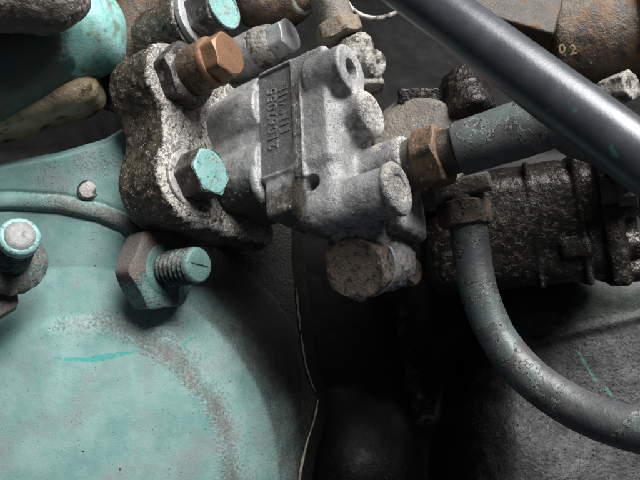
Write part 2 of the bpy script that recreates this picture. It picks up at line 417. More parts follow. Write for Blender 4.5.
m_tan = material('crusty_tan_nut', (.19, .155, .115, 1), (.13, .105, .08, 1), 9, .65, .1, [
    ((.30, .13, .04, 1), None, 8, .60, .68, dict(rough=.8)),
    ((.05, .04, .03, 1), None, 9, .55, .66, {}),
    ((.40, .36, .29, 1), None, 22, .60, .70, dict(h=1.0, rough=.9))], bumps=((26, 1.8, 5),))
m_mark = material('ochre_marking', (.26, .19, .10, 1), (.12, .085, .05, 1), 30, .8, 0, [], bumps=((60, .8, 4),))
m_tip = material('worn_stud_tip', (.20, .21, .205, 1), (.15, .16, .155, 1), 10, .6, .1, [((.06, .055, .05, 1), None, 12, .58, .7, {})], bumps=((40, .6, 4),))
m_wire = material('dusty_wire', (.28, .26, .24, 1), (.36, .34, .31, 1), 12, .6, .2, [
    ((.08, .06, .05, 1), None, 12, .5, .64, {})], bumps=((40, .6, 4),))
m_backblack = material('black_crack', (.010, .009, .009, 1), (.02, .017, .015, 1), 4, .6, 0, [], bumps=((14, 2, 4),))

# ------------------------------------------------------------------ pump frame
A = unit((.82, -.52, .24)); U = np.array([-.05, .36, 1.]); U = unit(U-A*(U@A)); Nn = np.cross(A, U)
O = at(290, 120, -20)
R3 = np.stack([A, Nn, U], 1)
def pw(a, n, u): return O+A*a+Nn*n+U*u
def tow(v): return np.asarray(v, float)@R3.T+O
def hit(px, py, ax, val):
    r = at(px, py, 0)-V(0, -D, 0); d = {'a': A, 'n': Nn, 'u': U}[ax]
    t = (val-(V(0, -D, 0)-O)@d)/(r@d); q = V(0, -D, 0)+r*t-O
    return q@A, q@Nn, q@U

# ------------------------------------------------------------------ engine block behind everything
def heightfield(px0, px1, py0, py1, step, fy, warp=None):
    xs = np.arange(px0, px1+step, step); ys = np.arange(py0, py1+step, step)
    X, Y = np.meshgrid(xs, ys, indexing='xy')
    if warp: X, Y = warp(X, Y)
    y = fy(X, Y)
    k = (D+y)/F
    v = np.stack([(X-320)*k, y, (240-Y)*k], -1).reshape(-1, 3)
    nx, ny = len(xs), len(ys); i = np.arange(nx*ny).reshape(ny, nx)
    f = np.stack([i[1:, :-1], i[1:, 1:], i[:-1, 1:], i[:-1, :-1]], -1).reshape(-1, 4)
    return v, f, X.ravel(), Y.ravel()
def segd(X, Y, pts):
    d = np.full(X.shape, 1e9); tt = np.zeros(X.shape); n = len(pts)-1
    for i in range(n):
        a, b = np.array(pts[i], float), np.array(pts[i+1], float); e = b-a
        t = np.clip(((X-a[0])*e[0]+(Y-a[1])*e[1])/(e@e), 0, 1)
        q = np.hypot(X-a[0]-t*e[0], Y-a[1]-t*e[1]); m = q < d; d = np.where(m, q, d); tt = np.where(m, (i+t)/n, tt)
    return d, tt
CREASE = [(430, 372), (500, 352), (560, 336), (660, 312), (800, 285)]
def crease(X): return np.interp(X, [p[0] for p in CREASE], [p[1] for p in CREASE])
def block_y(X, Y):
    y = 262.0+90*sstep(230, 150, Y)-235*sstep(-85, -240, Y)  # last term: unseen overhang above the view, added to shade the upper background
    y -= 110*sstep(420, 520, X)*sstep(180, 300, Y)
    y -= 62*np.clip(1-((X-352)/78)**2-((Y-480)/98)**2, 0, 1)**1.6
    d, t = segd(X, Y, [(392, 285), (402, 330), (412, 375), (426, 415)])
    y -= 26*np.exp(-(d/17)**2)
    y -= sstep(425, 480, X)*np.clip(Y-crease(X), 0, 400)*.42
    y -= 5*np.exp(-((Y-crease(X))/5)**2)*sstep(470, 540, X)
    d, t = segd(X, Y, [(468, 335), (445, 390), (432, 430), (420, 520)])
    y += 22*np.exp(-(d/14)**2)
    d, t = segd(X, Y, [(400, 520), (440, 440), (500, 420), (560, 480)])
    y -= 10*np.exp(-(d/30)**2)
    return y
v, f, X, Y = heightfield(-160, 800, -420, 620, 2.2, block_y)
v[:, 1] += 1.8*fbm(v, 40, 3, 2)+.25*fbm(v, 7, 2, 3)
lit = sstep(395, 520, X)*sstep(270, 330, Y)*.66+.5*np.exp(-((X-366)/34)**2-((Y-462)/44)**2)+.85*np.exp(-(segd(X, Y, [(392, 285), (402, 330), (412, 375), (426, 415)])[0]/14)**2)*sstep(-.15, .35, fbm(v, 7, 4, 77))  # paler colour painted where light falls: lower right, bulge and ridge glints
sd, st = segd(X, Y, [(578, 352), (588, 368), (596, 381)])
sd2, st2 = segd(X, Y, [(606, 388), (612, 396)])
scr = np.maximum(np.exp(-(sd/2.2)**2), np.exp(-(sd2/2.4)**2))*(fbm(v, 6, 3, 5) > -.25)*.8
green = .70*sstep(500, 600, X)*sstep(255, 280, Y)*(1-sstep(310, 350, Y))
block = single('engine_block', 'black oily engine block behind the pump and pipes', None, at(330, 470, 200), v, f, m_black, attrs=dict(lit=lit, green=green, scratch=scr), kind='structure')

# ------------------------------------------------------------------ teal housing
TOP = [(-160, 192), (0, 166), (60, 155), (105, 142), (132, 126), (220, 110)]
def topl(X): return np.interp(X, [p[0] for p in TOP], [p[1] for p in TOP])
GASK = [(292, 262), (297, 300), (300, 340), (309, 378), (318, 398), (312, 425), (303, 455), (298, 490), (296, 560), (294, 640)]
def gask(Y): return np.interp(Y, [p[1] for p in GASK], [p[0] for p in GASK])
RIDGE = [(-40, 203), (10, 201), (60, 204), (100, 213), (126, 224), (142, 238)]
def warp_house(X, Y):
    X2 = X+(gask(Y)-300)*sstep(180, 300, X); Y2 = Y+(topl(X)-150)*sstep(250, 150, Y)
    return X2, Y2
def house_y(X, Y):
    r = np.hypot(X-80, (Y-485)/1.08)
    y = 8+.00075*np.minimum(r, 140)**2
    y = y+7*sstep(139, 160, r)+(.28+.4*sstep(90, 10, X)+.5*sstep(120, 220, X))*np.clip(r-150, 0, 52)
    out = np.clip(r-199, 0, 400)
    right = sstep(168, 200, X-.1*(Y-300))
    y = y+right*(1.5*np.minimum(out, 60)+.35*np.clip(out-60, 0, 80))+(1-right)*.06*out
    y = y-14*sstep(0, -1, (X+60)/200)*0
    d, t = segd(X, Y, RIDGE)
    y = y-7*np.sqrt(np.clip(1-(d/8.5)**2, 0, 1))*sstep(1.0, .86, t)
    y = y+2.2*np.exp(-((d-9)/2)**2)
    # nothing above the flange's top edge: the plate turns back there
    e = topl(X)-Y
    y = y+np.clip(e+3, 0, 60)**1.0*4.5*sstep(-3, 1, e)
    g = X-gask(Y)
    y = y+np.clip(g, 0, 60)*5.0
    return y
v, f, X, Y = heightfield(-130, 312, 147, 640, 1.5, house_y, warp_house)
r = np.hypot(X-80, (Y-485)/1.08)
dr_, tr_ = segd(X, Y, RIDGE)
v[:, 1] += .8*fbm(v, 60, 2, 4)+.12*fbm(v, 6, 2, 6)
dirt_and_shade = (.74+.5*fbm(v, 34, 3, 51))*np.exp(-((r-151+5*fbm(v, 50, 2, 52))/14)**2)*sstep(15, 95, X)+.24*sstep(150, 175, r)*sstep(110, 200, X)+.45*np.exp(-((r-203)/7)**2)*sstep(170, 200, X)  # real dirt band and outer arc; the ring term paints in the ring's shade
dirt_and_shade = np.maximum(dirt_and_shade, .85*sstep(11, 6, dr_)*sstep(.1, .45, tr_))
dirt_and_shade = np.maximum(dirt_and_shade, .30*sstep(130, 240, X-0.15*(Y-300)))
dirt_and_shade = np.maximum(dirt_and_shade, .66*sstep(205, 235, X)*sstep(195, 205, r))
dirt_and_shade = np.maximum(dirt_and_shade, (.36+.3*fbm(v, 30, 3, 61))*sstep(235, 190, Y)*sstep(0, 50, X))
dirt_and_shade = np.maximum(dirt_and_shade, .34*np.exp(-((X-105)/30)**2-((Y-228)/16)**2))
dirt_and_shade = np.maximum(dirt_and_shade, .55*np.exp(-((X-150)/38)**2-((Y-278)/42)**2))
d1, t1 = segd(X, Y, [(55, 358), (85, 360), (112, 356), (138, 351)])
d2, t2 = segd(X, Y, [(184, 344), (192, 338)])
scr = np.maximum((d1 < 2.6*np.sin(np.pi*np.clip(t1, .04, .96))+.6)*(fbm(v, 8, 3, 3) > -.3), (d2 < 1.6)*(fbm(v, 4, 2, 3) > -.2)).astype(float)
hb = at(120, 470, 20)
house = thing('gear_housing', 'teal painted engine housing with chipped dirty domed cover, lower left', 'engine housing', hb)
shell = part('shell', house, v, f, m_teal, attrs=dict(dirt_and_shade=dirt_and_shade, scratch=scr, oil_shade=(.16*sstep(196, 206, r)+.54*sstep(204, 250, r))*sstep(185, 225, X)*(1-.45*np.exp(-((X-285)/14)**2)*sstep(360, 420, Y))+.30*sstep(150, 215, r)*sstep(110, 210, X)+.12*sstep(165, 250, X)))  # oily panel plus painted shade spreading over the ring and right side
# gasket strips along the joint
for k, seg in enumerate(([(296, 288), (299, 318), (300, 330)], [(301, 334), (305, 362), (311, 382), (316, 393)], [(318, 400), (314, 420), (305, 450), (299, 485), (296, 560), (294, 640)])):
    P = [at(px, py, float(house_y(np.array([px*1.0-1]), np.array([py*1.0]))[0])-1.0) for px, py in seg]
    tv, tf = tube(smoothpath(P, 40), [.6, 1.6, .9, 1.9, 1.1, 1.5, .7], 8, .9, k, 5)
    part('gasket', house, tv, tf, m_gasket)
# small plug in the upper flange
pp = at(88, 190, house_y(np.array([88.]), np.array([190.]))[0]-.5)
tv, tf = lathe([(9.2, -4), (9.2, .4), (8.6, 1.2), (7.5, 1.4), (.5, 1.6)], 32, .3)
plug = part('plug', house, place(tv, pp, frame((.12, -1, .12))), tf, m_washer)
tv, tf = lathe([(11.2, -5), (11.2, .2), (9.9, .3), (9.6, -3)], 32, .3)
part('plug_seat', house, place(tv, pp, frame((.12, -1, .12))), tf, m_backblack)
# right stud with nut
ds = unit((.80, -.59, .10)); Rn = frame(ds, roll=math.radians(30)); sb = at(148, 271, 32)
nv, nf = hexnut(79, 28, .5, 3)
from_l = nv.copy(); nw = place(nv, sb, Rn)
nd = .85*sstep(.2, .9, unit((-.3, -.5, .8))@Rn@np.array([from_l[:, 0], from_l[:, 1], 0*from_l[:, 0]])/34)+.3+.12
nr = .55*np.exp(-np.sum((nw-at(166, 304, 12))**2, 1)/350)
nut = part('stud_nut', house, nw, nf, m_teal_nut, sharp=35, attrs=dict(dirt_and_shade=nd, rust=nr))
tv, tf = lathe([(27, 26), (26.5, 28.5), (24, 29.5), (18, 29.5)], 48, .5)
part('nut_face', nut, place(tv, sb, Rn), tf, m_teal_nut, sharp=40)
tv, tf = thread(18.8, 46, 6.4, 3.6)
stud = part('stud', house, place(tv, sb+ds*27, Rn), tf, m_stud, sharp=50)
tv, tf = lathe([(15.5, -2), (17.2, 0), (18.2, 1.0), (18.0, 3.4), (16.2, 5.6), (14.5, 6.2), (7, 6.5), (.5, 6.5)], 48, .35)
capo = part('stud_end', stud, place(tv, sb+ds*71, Rn), tf, m_teal_nut, sharp=40)
tv, tf = tube([sb+ds*77.6+Rn[:, 0]*x+Rn[:, 1]*y for x, y in ((-8, 8), (-3, 3), (2, -1), (9, -8))], [.3, .7, .8, .3], 6)
part('crack', capo, tv, tf, m_backblack)
# left stud
dl = unit((.47, -.80, .36)); Rl = frame(dl); lb = at(-14, 288, -25)
tv, tf = hexnut(58, 20, .6, 9)
nw = place(tv, at(-16, 296, 0), Rl)
part('stud_nut', house, nw, tf, m_teal_nut, sharp=35, attrs=dict(dirt_and_shade=.75*np.ones(len(nw)), rust=.2*np.ones(len(nw))))
tv, tf = thread(17.5, 62, 6.6, 2.0)
q0 = at(20, 236, -64)-dl*72
st2 = part('stud', house, place(tv, q0, Rl), tf, m_stud, sharp=50)
tv, tf = lathe([(15, 0), (18.0, 1), (18.7, 3), (18.6, 9), (17.6, 11.5), (15.5, 12.8), (9, 13.5), (.5, 13.6)], 48, .25)
capl = part('stud_end', st2, place(tv, q0+dl*60, Rl), tf, m_teal_bright, sharp=40)
tv, tf = lathe([(14.2, 12), (13.6, 13.5), (8, 14.2), (.5, 14.3)], 40, .3)
part('worn_tip', st2, place(tv, q0+dl*60, Rl), tf, m_tip)
tv, tf = lathe([(20, -8), (33, -6), (34, 1), (27, 6), (19, 8)], 56, 3.0, 5)
part('paint_crust', house, place(tv, q0+dl*4, Rl), tf, m_teal_nut, sharp=60, attrs=dict(dirt_and_shade=.6*np.ones(len(tv)), rust=0*np.ones(len(tv))), label='broken flaky paint around the stud base')

# ------------------------------------------------------------------ pump
AF = -105.0
b_teal = hit(189, 180, 'a', AF); b_cop = hit(177, 80, 'a', AF); b_top = hit(198, 21, 'a', AF)
pump = thing('fuel_pump', 'grimy cast aluminium pump with raised number and bolts bolted to the engine', 'pump', pw(-60, -60, -110))
def smax(a, b, k): return -sun(-a, -b, k)
# flange, own grid
def flange_sdf(P):
    a, n, u = P
    th0, th1 = AF-58, AF
    def lobe(c, r): return scyl(P, 0, (c[1], c[2]), r, th0, th1, 3.5)
    d = sun(lobe(b_teal, 40), lobe(b_cop, 41), 22)
    t2 = (0, b_top[1]-2, b_top[2]); d = sun(d, scyl(P, 0, (t2[1], t2[2]), 37, th0-12, th1-4, 3.5), 10)
    d = sun(d, scyl(P, 0, (-25, 10), 92, th0, th1, 4), 14)
    # waist between the two lower lobes
    d = ssub(d, scyl(P, 0, (b_teal[1]+66, (b_teal[2]+b_cop[2])/2-2), 24, th0-20, th1+20), 10)
    d = ssub(d, scyl(P, 0, (b_cop[1]+28, (b_top[2]+b_cop[2])/2+4), 17, th0-20, th1+20), 6)
    # lower sweep towards the right under the block
    d = sun(d, scap(P, (AF-18, 30, -72), (AF-16, -95, -62), 17), 16)
    d = sun(d, scyl(P, 0, (b_cop[1], b_cop[2]), 38, AF-5, AF+3, 3), 3)
    return d
v, f = surfnet(flange_sdf, (AF-75, -175, -120), (AF+10, 110, 225), 1.7)
nr_ = vnormals(v, f)
face = sstep(.25, .8, nr_[:, 0])*sstep(-25, -4, v[:, 0]-AF)
bump = fbm(v, 14, 4, 11); rgh = 1-.72*face
v = v+nr_*((2.6*bump+2.2*np.clip(fbm(v, 6, 3, 12), 0, 1))*rgh)[:, None]
rim = np.exp(-((v[:, 0]-AF+2)/7)**2)*(1-.5*face)
crust = .40*face+.62*rim*(.7+.6*fbm(v, 25, 3, 71))+.10
part('mounting_flange', pump, tow(v), f, m_flange, attrs=dict(crust=crust, face=.8*face))

h_ear = hit(351, 69, 'a', 62); h_h2 = (-24, -94); h_h1 = hit(409, 163, 'a', 92); h_h3 = hit(374, 112, 'a', 74)
g = hit(276, 42, 'a', -52)
def body_sdf(P):
    a, n, u = P
    blk = sbox(P, (2, -32, 8), (43, 32, 62), 6)
    d = sun(blk, sbox(P, (-10, -36, -30), (29, 32, 62), 6), 3)
    d = ssub(d, sbox(P, (-19, 4, 8), (21.5, 6.6, 57), .8), .6)              # recessed label panel
    d = sun(d, sbox(P, (13.5, -1.2, -12), (1.0, 3.0, 52), .8), 1.2)         # thin rib beside it
    d = sun(d, sbox(P, (8, -2.2, -12), (4.5, 2.9, 50), 1), 1.0)
    d = sun(d, sbox(P, (-17, -2, 67.0), (20, 2.6, .9), .6), .6)
    # barrels between flange and block
    for (n0, u0, r0) in ((-30, 35, 36), (-29, -29, 33), (-52, 74, 26), (-66, 0, 62)):
        d = sun(d, scyl(P, 0, (n0, u0), r0, AF-4, -41, 2), 3)
    d = sun(d, scyl(P, 0, (g[1], g[2]), 25, AF-20, -74, 4), 12)
    d = sun(d, scyl(P, 0, (-34, 44), 37, -54, -42, 4), 1)                   # round steps at the block's left side
    d = sun(d, scyl(P, 0, (-32, -42), 36, -52, -42, 4), 1)
    # right side
    d = sun(d, scyl(P, 0, (h_ear[1], h_ear[2]), 25.5, 20, 63, 3), 3)
    d = ssub(d, scyl(P, 0, (h_ear[1], h_ear[2]), 10.5, 44, 90), 1)
    d = sun(d, scyl(P, 0, (h_h3[1]-3, h_h3[2]), 23, 10, 73, 6), 14)
    h1 = scyl(P, 0, (h_h1[1], h_h1[2]), 27, 20, 94, 4)
    d = sun(d, h1, 5)
    h2 = scyl(P, 0, h_h2, 22.5, 4, 99, 5)
    d = sun(d, h2, 5)
    d = sun(d, scyl(P, 0, h_h2, 25, 91, 98, 3), 3)
    d = sun(d, sbox(P, (21, -30, -66), (27, 27, 46), 13), 9)                  # foot of the block
    d = ssub(d, scyl(P, 0, h_h2, 12, 97.0, 120), 2)
    hh = hit(310, 182, 'n', 0)
    d = ssub(d, scyl2(P, (hh[0], -22, hh[2]), (hh[0], 20, hh[2]), 8.2), 1.4)
    d = sun(d, sbox(P, (40, -80, -76), (44, 26, 44), 8), 6)                  # rear body
    return d
v, f = surfnet(body_sdf, (AF-22, -125, -135), (112, 14, g[2]+32), 1.2)
nr_ = vnormals(v, f); a, n, u = v.T
v = v+nr_*(.55*fbm(v, 9, 4, 21)+.30*fbm(v, 3.2, 2, 23))[:, None]
horn = sstep(46, 64, a); topf = sstep(.1, .7, nr_[:, 2])
crust = .10+.30*sstep(56, 70, a)*sstep(-.2, .6, nr_[:, 2])+.48*np.exp(-((a-96)/7)**2)+.50*np.exp(-((a-72)/7)**2)*(u > -45)*(u < 25)
crust += .25*sstep(-70, -100, a)
strip = (np.abs(a-8) < 5)*(np.abs(u+10) < 52)*(n > -2)
crust = np.where(strip, .5, crust)
panel = (np.abs(a+19) < 21)*(np.abs(u-8) < 57)*(n < -1)*(n > -5)
grime_and_shade = .22+.0*panel+.65*sstep(-48, -75, u)*sstep(24, 2, a)+.5*sstep(-100, -122, u)+.24*sstep(-45, -60, a)+.3*sstep(-10, -55, u)*sstep(-45, -60, a)+.25*strip+.22*(n > -3)*(a < 44)*(a > -42)  # grime, with the label face's shade painted in by the last term
grime_and_shade = np.maximum(grime_and_shade, .30+.3*sstep(46, 56, a)*sstep(.2, -.3, nr_[:, 2])+.3*sstep(-45, -70, n))
grime_and_shade = grime_and_shade-.22*sstep(.3, .9, nr_[:, 0])*sstep(30, 44, a)-.06*(a > 36)*(a < 47)*(n > -6)
body = part('body', pump, tow(v), f, m_alu, attrs=dict(crust=crust, grime_and_shade=grime_and_shade, panel=.9*panel))
def text_mesh(s, size, ext):
    cu = bpy.data.curves.new('t', 'FONT'); cu.body = s; cu.size = size; cu.extrude = ext; cu.offset = .12; cu.space_character = 1.08
    cu.resolution_u = 3; cu.bevel_depth = .25; cu.bevel_resolution = 0
    ob = bpy.data.objects.new('t', cu); C.objects.link(ob)
    me = bpy.data.meshes.new_from_object(ob.evaluated_get(bpy.context.evaluated_depsgraph_get()))
    vv = np.array([x.co[:] for x in me.vertices]); ff = [tuple(p.vertices) for p in me.polygons]
    bpy.data.objects.remove(ob); bpy.data.curves.remove(cu); return vv, ff
for s, size, a0, u0, L, tn in (('21067055', 17, -17.5, -23, 69, -2.4), ('11MVI1L', 16, -3, -9, 54, -2.4)):
    tv, tf = text_mesh(s, size, .35)
    tv[:, 0] = (tv[:, 0]-tv[:, 0].min())/(tv[:, 0].max()-tv[:, 0].min())*L
    q = np.stack([a0-tv[:, 1]*1.0, tn+tv[:, 2], u0+tv[:, 0]], 1)
    q = q+.35*np.stack([fbm(q, 5, 2, 31+k) for k in range(3)], 1)
    part('lettering', body, tow(q), tf, m_letter, smooth=False)

# flange bolts
def boltpart(name, c, af, h, mat, washer=None, roll=0.0, wob=.25, seed=0, d=A, cham=True, org=None, label=None, dish=0.0):
    Rb = frame(d, roll=roll); o = pw(*c) if org is None else org; z = 0
    if washer:
        z = washer[1]
    hv, hf = hexhead(af, h, cham, wob=wob, seed=seed, dish=dish)
    p = part(name, pump, place(hv, o+Rb[:, 2]*z, Rb), hf, mat, sharp=32, label=label)
    if washer:
        r, t = washer[:2]
        wv, wf = lathe([(r-1, -2), (r, -.5), (r, t-1), (r-1, t), (r*.6, t+.1)], 56, .4, seed+3)
        part('washer', p, place(wv, o, Rb), wf, washer[2], sharp=40)
    return p, Rb, o
p, Rb, o = boltpart('bolt', b_teal, 46, 26, m_dark, (31, 4.5, m_washer), math.radians(20), .3, 4)
tv, tf = hexhead(44.5, 2.6, wob=.3, seed=5)
part('painted_face', p, place(tv, o+A*28.6, Rb), tf, m_teal_bright, sharp=32, label='bright teal face of the bolt head')
p, Rb, o = boltpart('bolt', b_top, 50, 30, m_dark, (35, 6, m_steel_clean), math.radians(4), .3, 8)
tv, tf = lathe([(23, 0), (25, .4), (25.4, 3.2), (24.6, 4), (22.8, 4), (22.4, 2.4), (8, 2.2), (.4, 2.2)], 56, .25, 5)
part('painted_face', p, place(tv, o+A*35.8, Rb), tf, m_teal_bright, sharp=40, label='bright teal rimmed disc on the bolt head')
# copper plug: big hex union, sleeve, collar, hex
p, Rb, o = boltpart('union_hex', (AF+1, b_cop[1], b_cop[2]), 62, 21, m_dark, None, math.radians(14), .5, 2)
tv, tf = lathe([(23.5, 19), (24.2, 21), (24.6, 38), (24.2, 47), (22, 48)], 56, .5, 6)
sl = part('sleeve', pump, place(tv, o, Rb), tf, m_copper_dk, sharp=40)
tv, tf = lathe([(23, 46.5), (25, 47.5), (25.4, 51), (24.2, 53), (20, 53.5)], 56, .25, 7)
part('collar', sl, place(tv, o, Rb), tf, m_copper, sharp=40)
hv, hf = hexhead(42, 18, wob=.25, seed=5, dish=.4)
Rc = frame(A, roll=math.radians(8))
part('plug', pump, place(hv, o+A*53, Rc), hf, m_copper, sharp=32, label='bright copper coloured hexagonal plug')
# grey hex bolt behind the block
g = hit(276, 42, 'a', -52)
p, Rb, o = boltpart('bolt', g, 37, 21, m_steel_clean, None, math.radians(0), .3, 12)
tv, tf = lathe([(25, -26), (25, -16), (23, -6), (21.5, -1), (20, 0), (12, .3)], 48, .8, 6)
part('boss', pump, place(tv, o, Rb), tf, m_silver, sharp=40)
# bottom plug, pointing at the camera and down to the left
dp = unit((-.42, -.86, -.20)); pc = at(364, 263, -28)
def boss_sdf(P):
    e = [at(372, 240, 10), at(388, 262, 8)]
    q = scyl2(P, pc-dp*34, pc-dp*2, 33, 4)
    q = sun(q, scap(P, at(356, 216, -30), at(388, 262, -12), 31, 27), 10)
    q = sun(q, scyl2(P, at(385, 268, 12), at(408, 272, -8), 15, 3), 4)
    return q
lo = np.min([pc-64, at(340, 200, 0)-50], 0); hi = np.max([pc+74, at(415, 200, 0)+25], 0)
v, f = surfnet(boss_sdf, lo, hi, 1.4); nr_ = vnormals(v, f)
v = v+nr_*(.9*fbm(v, 10, 4, 41)+.9*np.clip(fbm(v, 5, 3, 42)-.1, 0, 1)*3)[:, None]
part('boss', pump, v, f, m_alu, attrs=dict(grime_and_shade=.62+0*v[:, 0], crust=.16+0*v[:, 0], panel=0*v[:, 0]))
hv, hf = hexhead(59, 20, wob=.5, seed=9)
Rp = frame(dp, roll=math.radians(6))
hp = part('plug', pump, place(hv, pc+dp*4, Rp), hf, m_brass_dk, sharp=32, label='large dull bronze hexagonal plug under the pump')
tv, tf = lathe([(33, -3), (34, -1), (34, 2.2), (33, 4), (20, 4.2)], 56, .4, 7)
part('washer', hp, place(tv, pc, Rp), tf, m_steel, sharp=40)
tv, tf = hexhead(24, 7, wob=.4, seed=19)
part('plug', pump, place(tv, at(410, 272, -9), frame((.8, -.55, .0))), tf, m_brass_dk, sharp=32)

# ------------------------------------------------------------------ right-hand outlet pipe along the pump's axis
n0 = pw(94, h_h1[1], h_h1[2])+V(2, 0, -2)
pipe = thing('outlet_pipe', 'grey pipe with peeling teal paint screwed into the pump by a rusty nut', 'pipe', n0)
Rr = frame(A, roll=math.radians(24))
tv, tf = lathe([(24, -3), (24.5, 0), (24.5, 9), (21, 10)], 48, .5, 2)
part('collar', pipe, place(tv, n0, Rr), tf, m_disc, sharp=40)
hv, hf = hexnut(53, 25, .6, 12)
part('nut', pipe, place(hv, n0+A*9, Rr), hf, m_rust, sharp=32, label='rusty orange brown hexagonal nut')
tv, tf = lathe([(22, 30), (22, 35), (21, 45), (23, 48), (21, 49)], 48, .4, 4)
part('ferrule', pipe, place(tv, n0, Rr), tf, m_plate, sharp=40)
pd = unit(A+V(0, .12, .0))
P0 = n0+A*47
tv, tf = tube(smoothpath([P0, P0+pd*35, P0+pd*70, P0+pd*105, at(578, 128, -95), at(606, 140, -60), at(636, 165, -5), at(660, 205, 70)], 160), [24.6, 25.4, 25, 25, 25], 56, .7, 3, 22)
tt = (tv-P0)@pd; up = (tv-P0-tt[:, None]*pd)@V(0, -.3, .95)/25
part('tube', pipe, tv, tf, m_pipe, attrs=dict(paint=.36+.20*sstep(5, 50, tt)*sstep(-.3, .7, up)))
# bent pipe
bp = thing('bent_pipe', 'curved grey pipe with flaking teal paint dropping to the lower right', 'pipe', at(470, 232, -15))
path = [at(468, 222, -12), at(472, 255, -16), at(480, 295, -22), (at(498, 338, -32)), at(530, 377, -52), at(572, 406, -76), at(615, 424, -100), at(665, 436, -125), at(760, 455, -165)]
rads = [18.5, 18.5, 18.2, 18, 18.6, 19, 19.2, 19.5, 19.5]
tv, tf = tube(smoothpath(path, 240), rads, 64, .6, 8, 18)
Yp = 240-tv[:, 2]*F/(D+tv[:, 1])
part('tube', bp, tv, tf, m_pipe, attrs=dict(paint=.40+.14*sstep(240, 300, Yp)*sstep(400, 320, Yp)))
dn = unit(path[0]-path[1]); Rb2 = frame(dn, up=(0, -1, .1), roll=math.radians(18))
hv, hf = hexnut(47, 24, .6, 15)
part('nut', bp, place(hv, at(466, 226, -12), Rb2), hf, m_brass_dk, sharp=32, label='brown hexagonal nut at the top of the bend')
tv, tf = lathe([(21, 22), (21, 30), (17, 32), (17, 44)], 48, .4, 4)
part('collar', bp, place(tv, at(466, 226, -12), Rb2), tf, m_plate, sharp=40)
# bracket tab above it
def tab_sdf(P):
    d = sbox(P, (0, 0, 0), (28, 11, 9), 2.5)
    d = ssub(d, scyl(P, 1, (-6, 16), 12, -40, 40), 1)
    return sun(d, sbox(P, (-34, 4, -2), (16, 12, 10), 3), 3)
v, f = surfnet(tab_sdf, (-56, -20, -18), (34, 22, 18), 1.2); nr_ = vnormals(v, f); v += nr_*(.6*fbm(v, 6, 4, 4))[:, None]
part('bracket', bp, place(v, at(462, 187, -18), np.stack([unit((.93, -.3, .2)), unit((.3, .95, 0)), unit((-.2, .05, .97))], 1)), f, m_disc)

# ------------------------------------------------------------------ diagonal tube in front
P1, P2 = at(422, -3, -146), at(600, 128, -226)
dd = unit(P2-P1)
tv, tf = tube([P1+dd*t for t in np.linspace(-150, 420, 60)], 20.6, 64, .12, 3, 60)
single('diagonal_tube', 'smooth dark grey steel tube slanting across the upper right corner', 'tube', P1, tv, tf, m_tube)

# ------------------------------------------------------------------ top pipe, wire and clip
tp = thing('upper_pipe', 'grey vertical pipe with crusty brown nut above the pump', 'pipe', at(342, 48, 35))
dt = unit(at(325, -10, 45)-at(341, 34, 40)); Rt = frame(dt, up=(0, -1, 0), roll=math.radians(10))
tv, tf = tube([at(341, 34, 40)+dt*t for t in np.linspace(-5, 130, 60)], 19.5, 48, .8, 5, 15)
part('tube', tp, tv, tf, m_disc)
hv, hf = hexnut(45, 19, .9, 22)
part('nut', tp, place(hv, at(342, 40, 40), Rt), hf, m_tan, sharp=32)
def banjo_sdf(P):
    d = scyl2(P, at(352, 44, 42), at(368, 92, 30), 19, 3)
    d = sun(d, scyl2(P, at(362, 66, 30), at(377, 63, 12), 14, 3), 3)
    return sun(d, scap(P, at(360, 46, 36), at(364, 80, 32), 14), 3)
v, f = surfnet(banjo_sdf, at(352, 44, 42)+V(-40, -50, -85), at(377, 44, 12)+V(40, 60, 30), 1.3); nr_ = vnormals(v, f)
v += nr_*(1.0*fbm(v, 7, 4, 14)+1.6*np.clip(fbm(v, 5, 3, 12), 0, 1))[:, None]
part('elbow', tp, v, f, m_silver)
tv, tf = tube(smoothpath([at(338, -20, 60), at(348, 4, 55), at(360, 15, 52), (at(376, 18.5, 50)), at(392, 15, 50), at(410, 3, 55), at(425, -20, 60)], 60), 2.9, 12, .4, 2, 9)
single('wire_loop', 'thin pale wire hanging in a loop right of the upper pipe', 'wire', at(376, 18, 50), tv, tf, m_wire)
th = np.linspace(0, 2*np.pi, 49)[:-1]
tv, tf = tube(smoothpath([at(304+11*np.cos(t), -2+14*np.sin(t), 62) for t in np.linspace(0, 2*np.pi, 16)], 60), 3.2, 12, .4, 2, 9)
single('clip_ring', 'small dusty metal ring at the top edge left of the upper pipe', 'ring', at(304, 10, 62), tv, tf, m_wire)

# ------------------------------------------------------------------ rear gear case with grimy knob
gc = thing('gear_case', 'round brown grey casting with a grimy knob behind the outlet pipe', 'casting', at(420, 150, 70))
dg = unit((-.35, -.9, .28)); g0 = at(416, 138, 24)
def gear_sdf(P):
    d = scyl2(P, g0-dg*60, g0, 48, 5)
    d = sun(d, scyl2(P, g0-dg*70, g0-dg*14, 60, 4), 4)
    return d
v, f = surfnet(gear_sdf, g0-V(95, 40, 95), g0+V(95, 110, 95), 1.8); nr_ = vnormals(v, f); v += nr_*(.7*fbm(v, 12, 4, 5))[:, None]
part('cover', gc, v, f, m_disc)
def knob_sdf(P):
    d = scyl2(P, at(462, 80, 50), at(474, 118, 14), 24, 7)
    d = sun(d, scyl2(P, at(458, 120, 70), at(470, 90, 40), 22, 4), 4)
    return sun(d, sbox(P, at(430, 98, 48), (34, 8, 10), 3), 5)
v, f = surfnet(knob_sdf, at(400, 140, 70)-V(10, 80, 20), at(500, 60, 70)+V(10, 30, 10), 1.5); nr_ = vnormals(v, f)
v += nr_*(1.3*fbm(v, 8, 4, 5)+1.5*np.clip(fbm(v, 4, 3, 6), 0, 1))[:, None]
part('knob', gc, v, f, m_grime, attrs=dict(crust=.22+.22*sstep(0, .7, nr_[:, 2])))

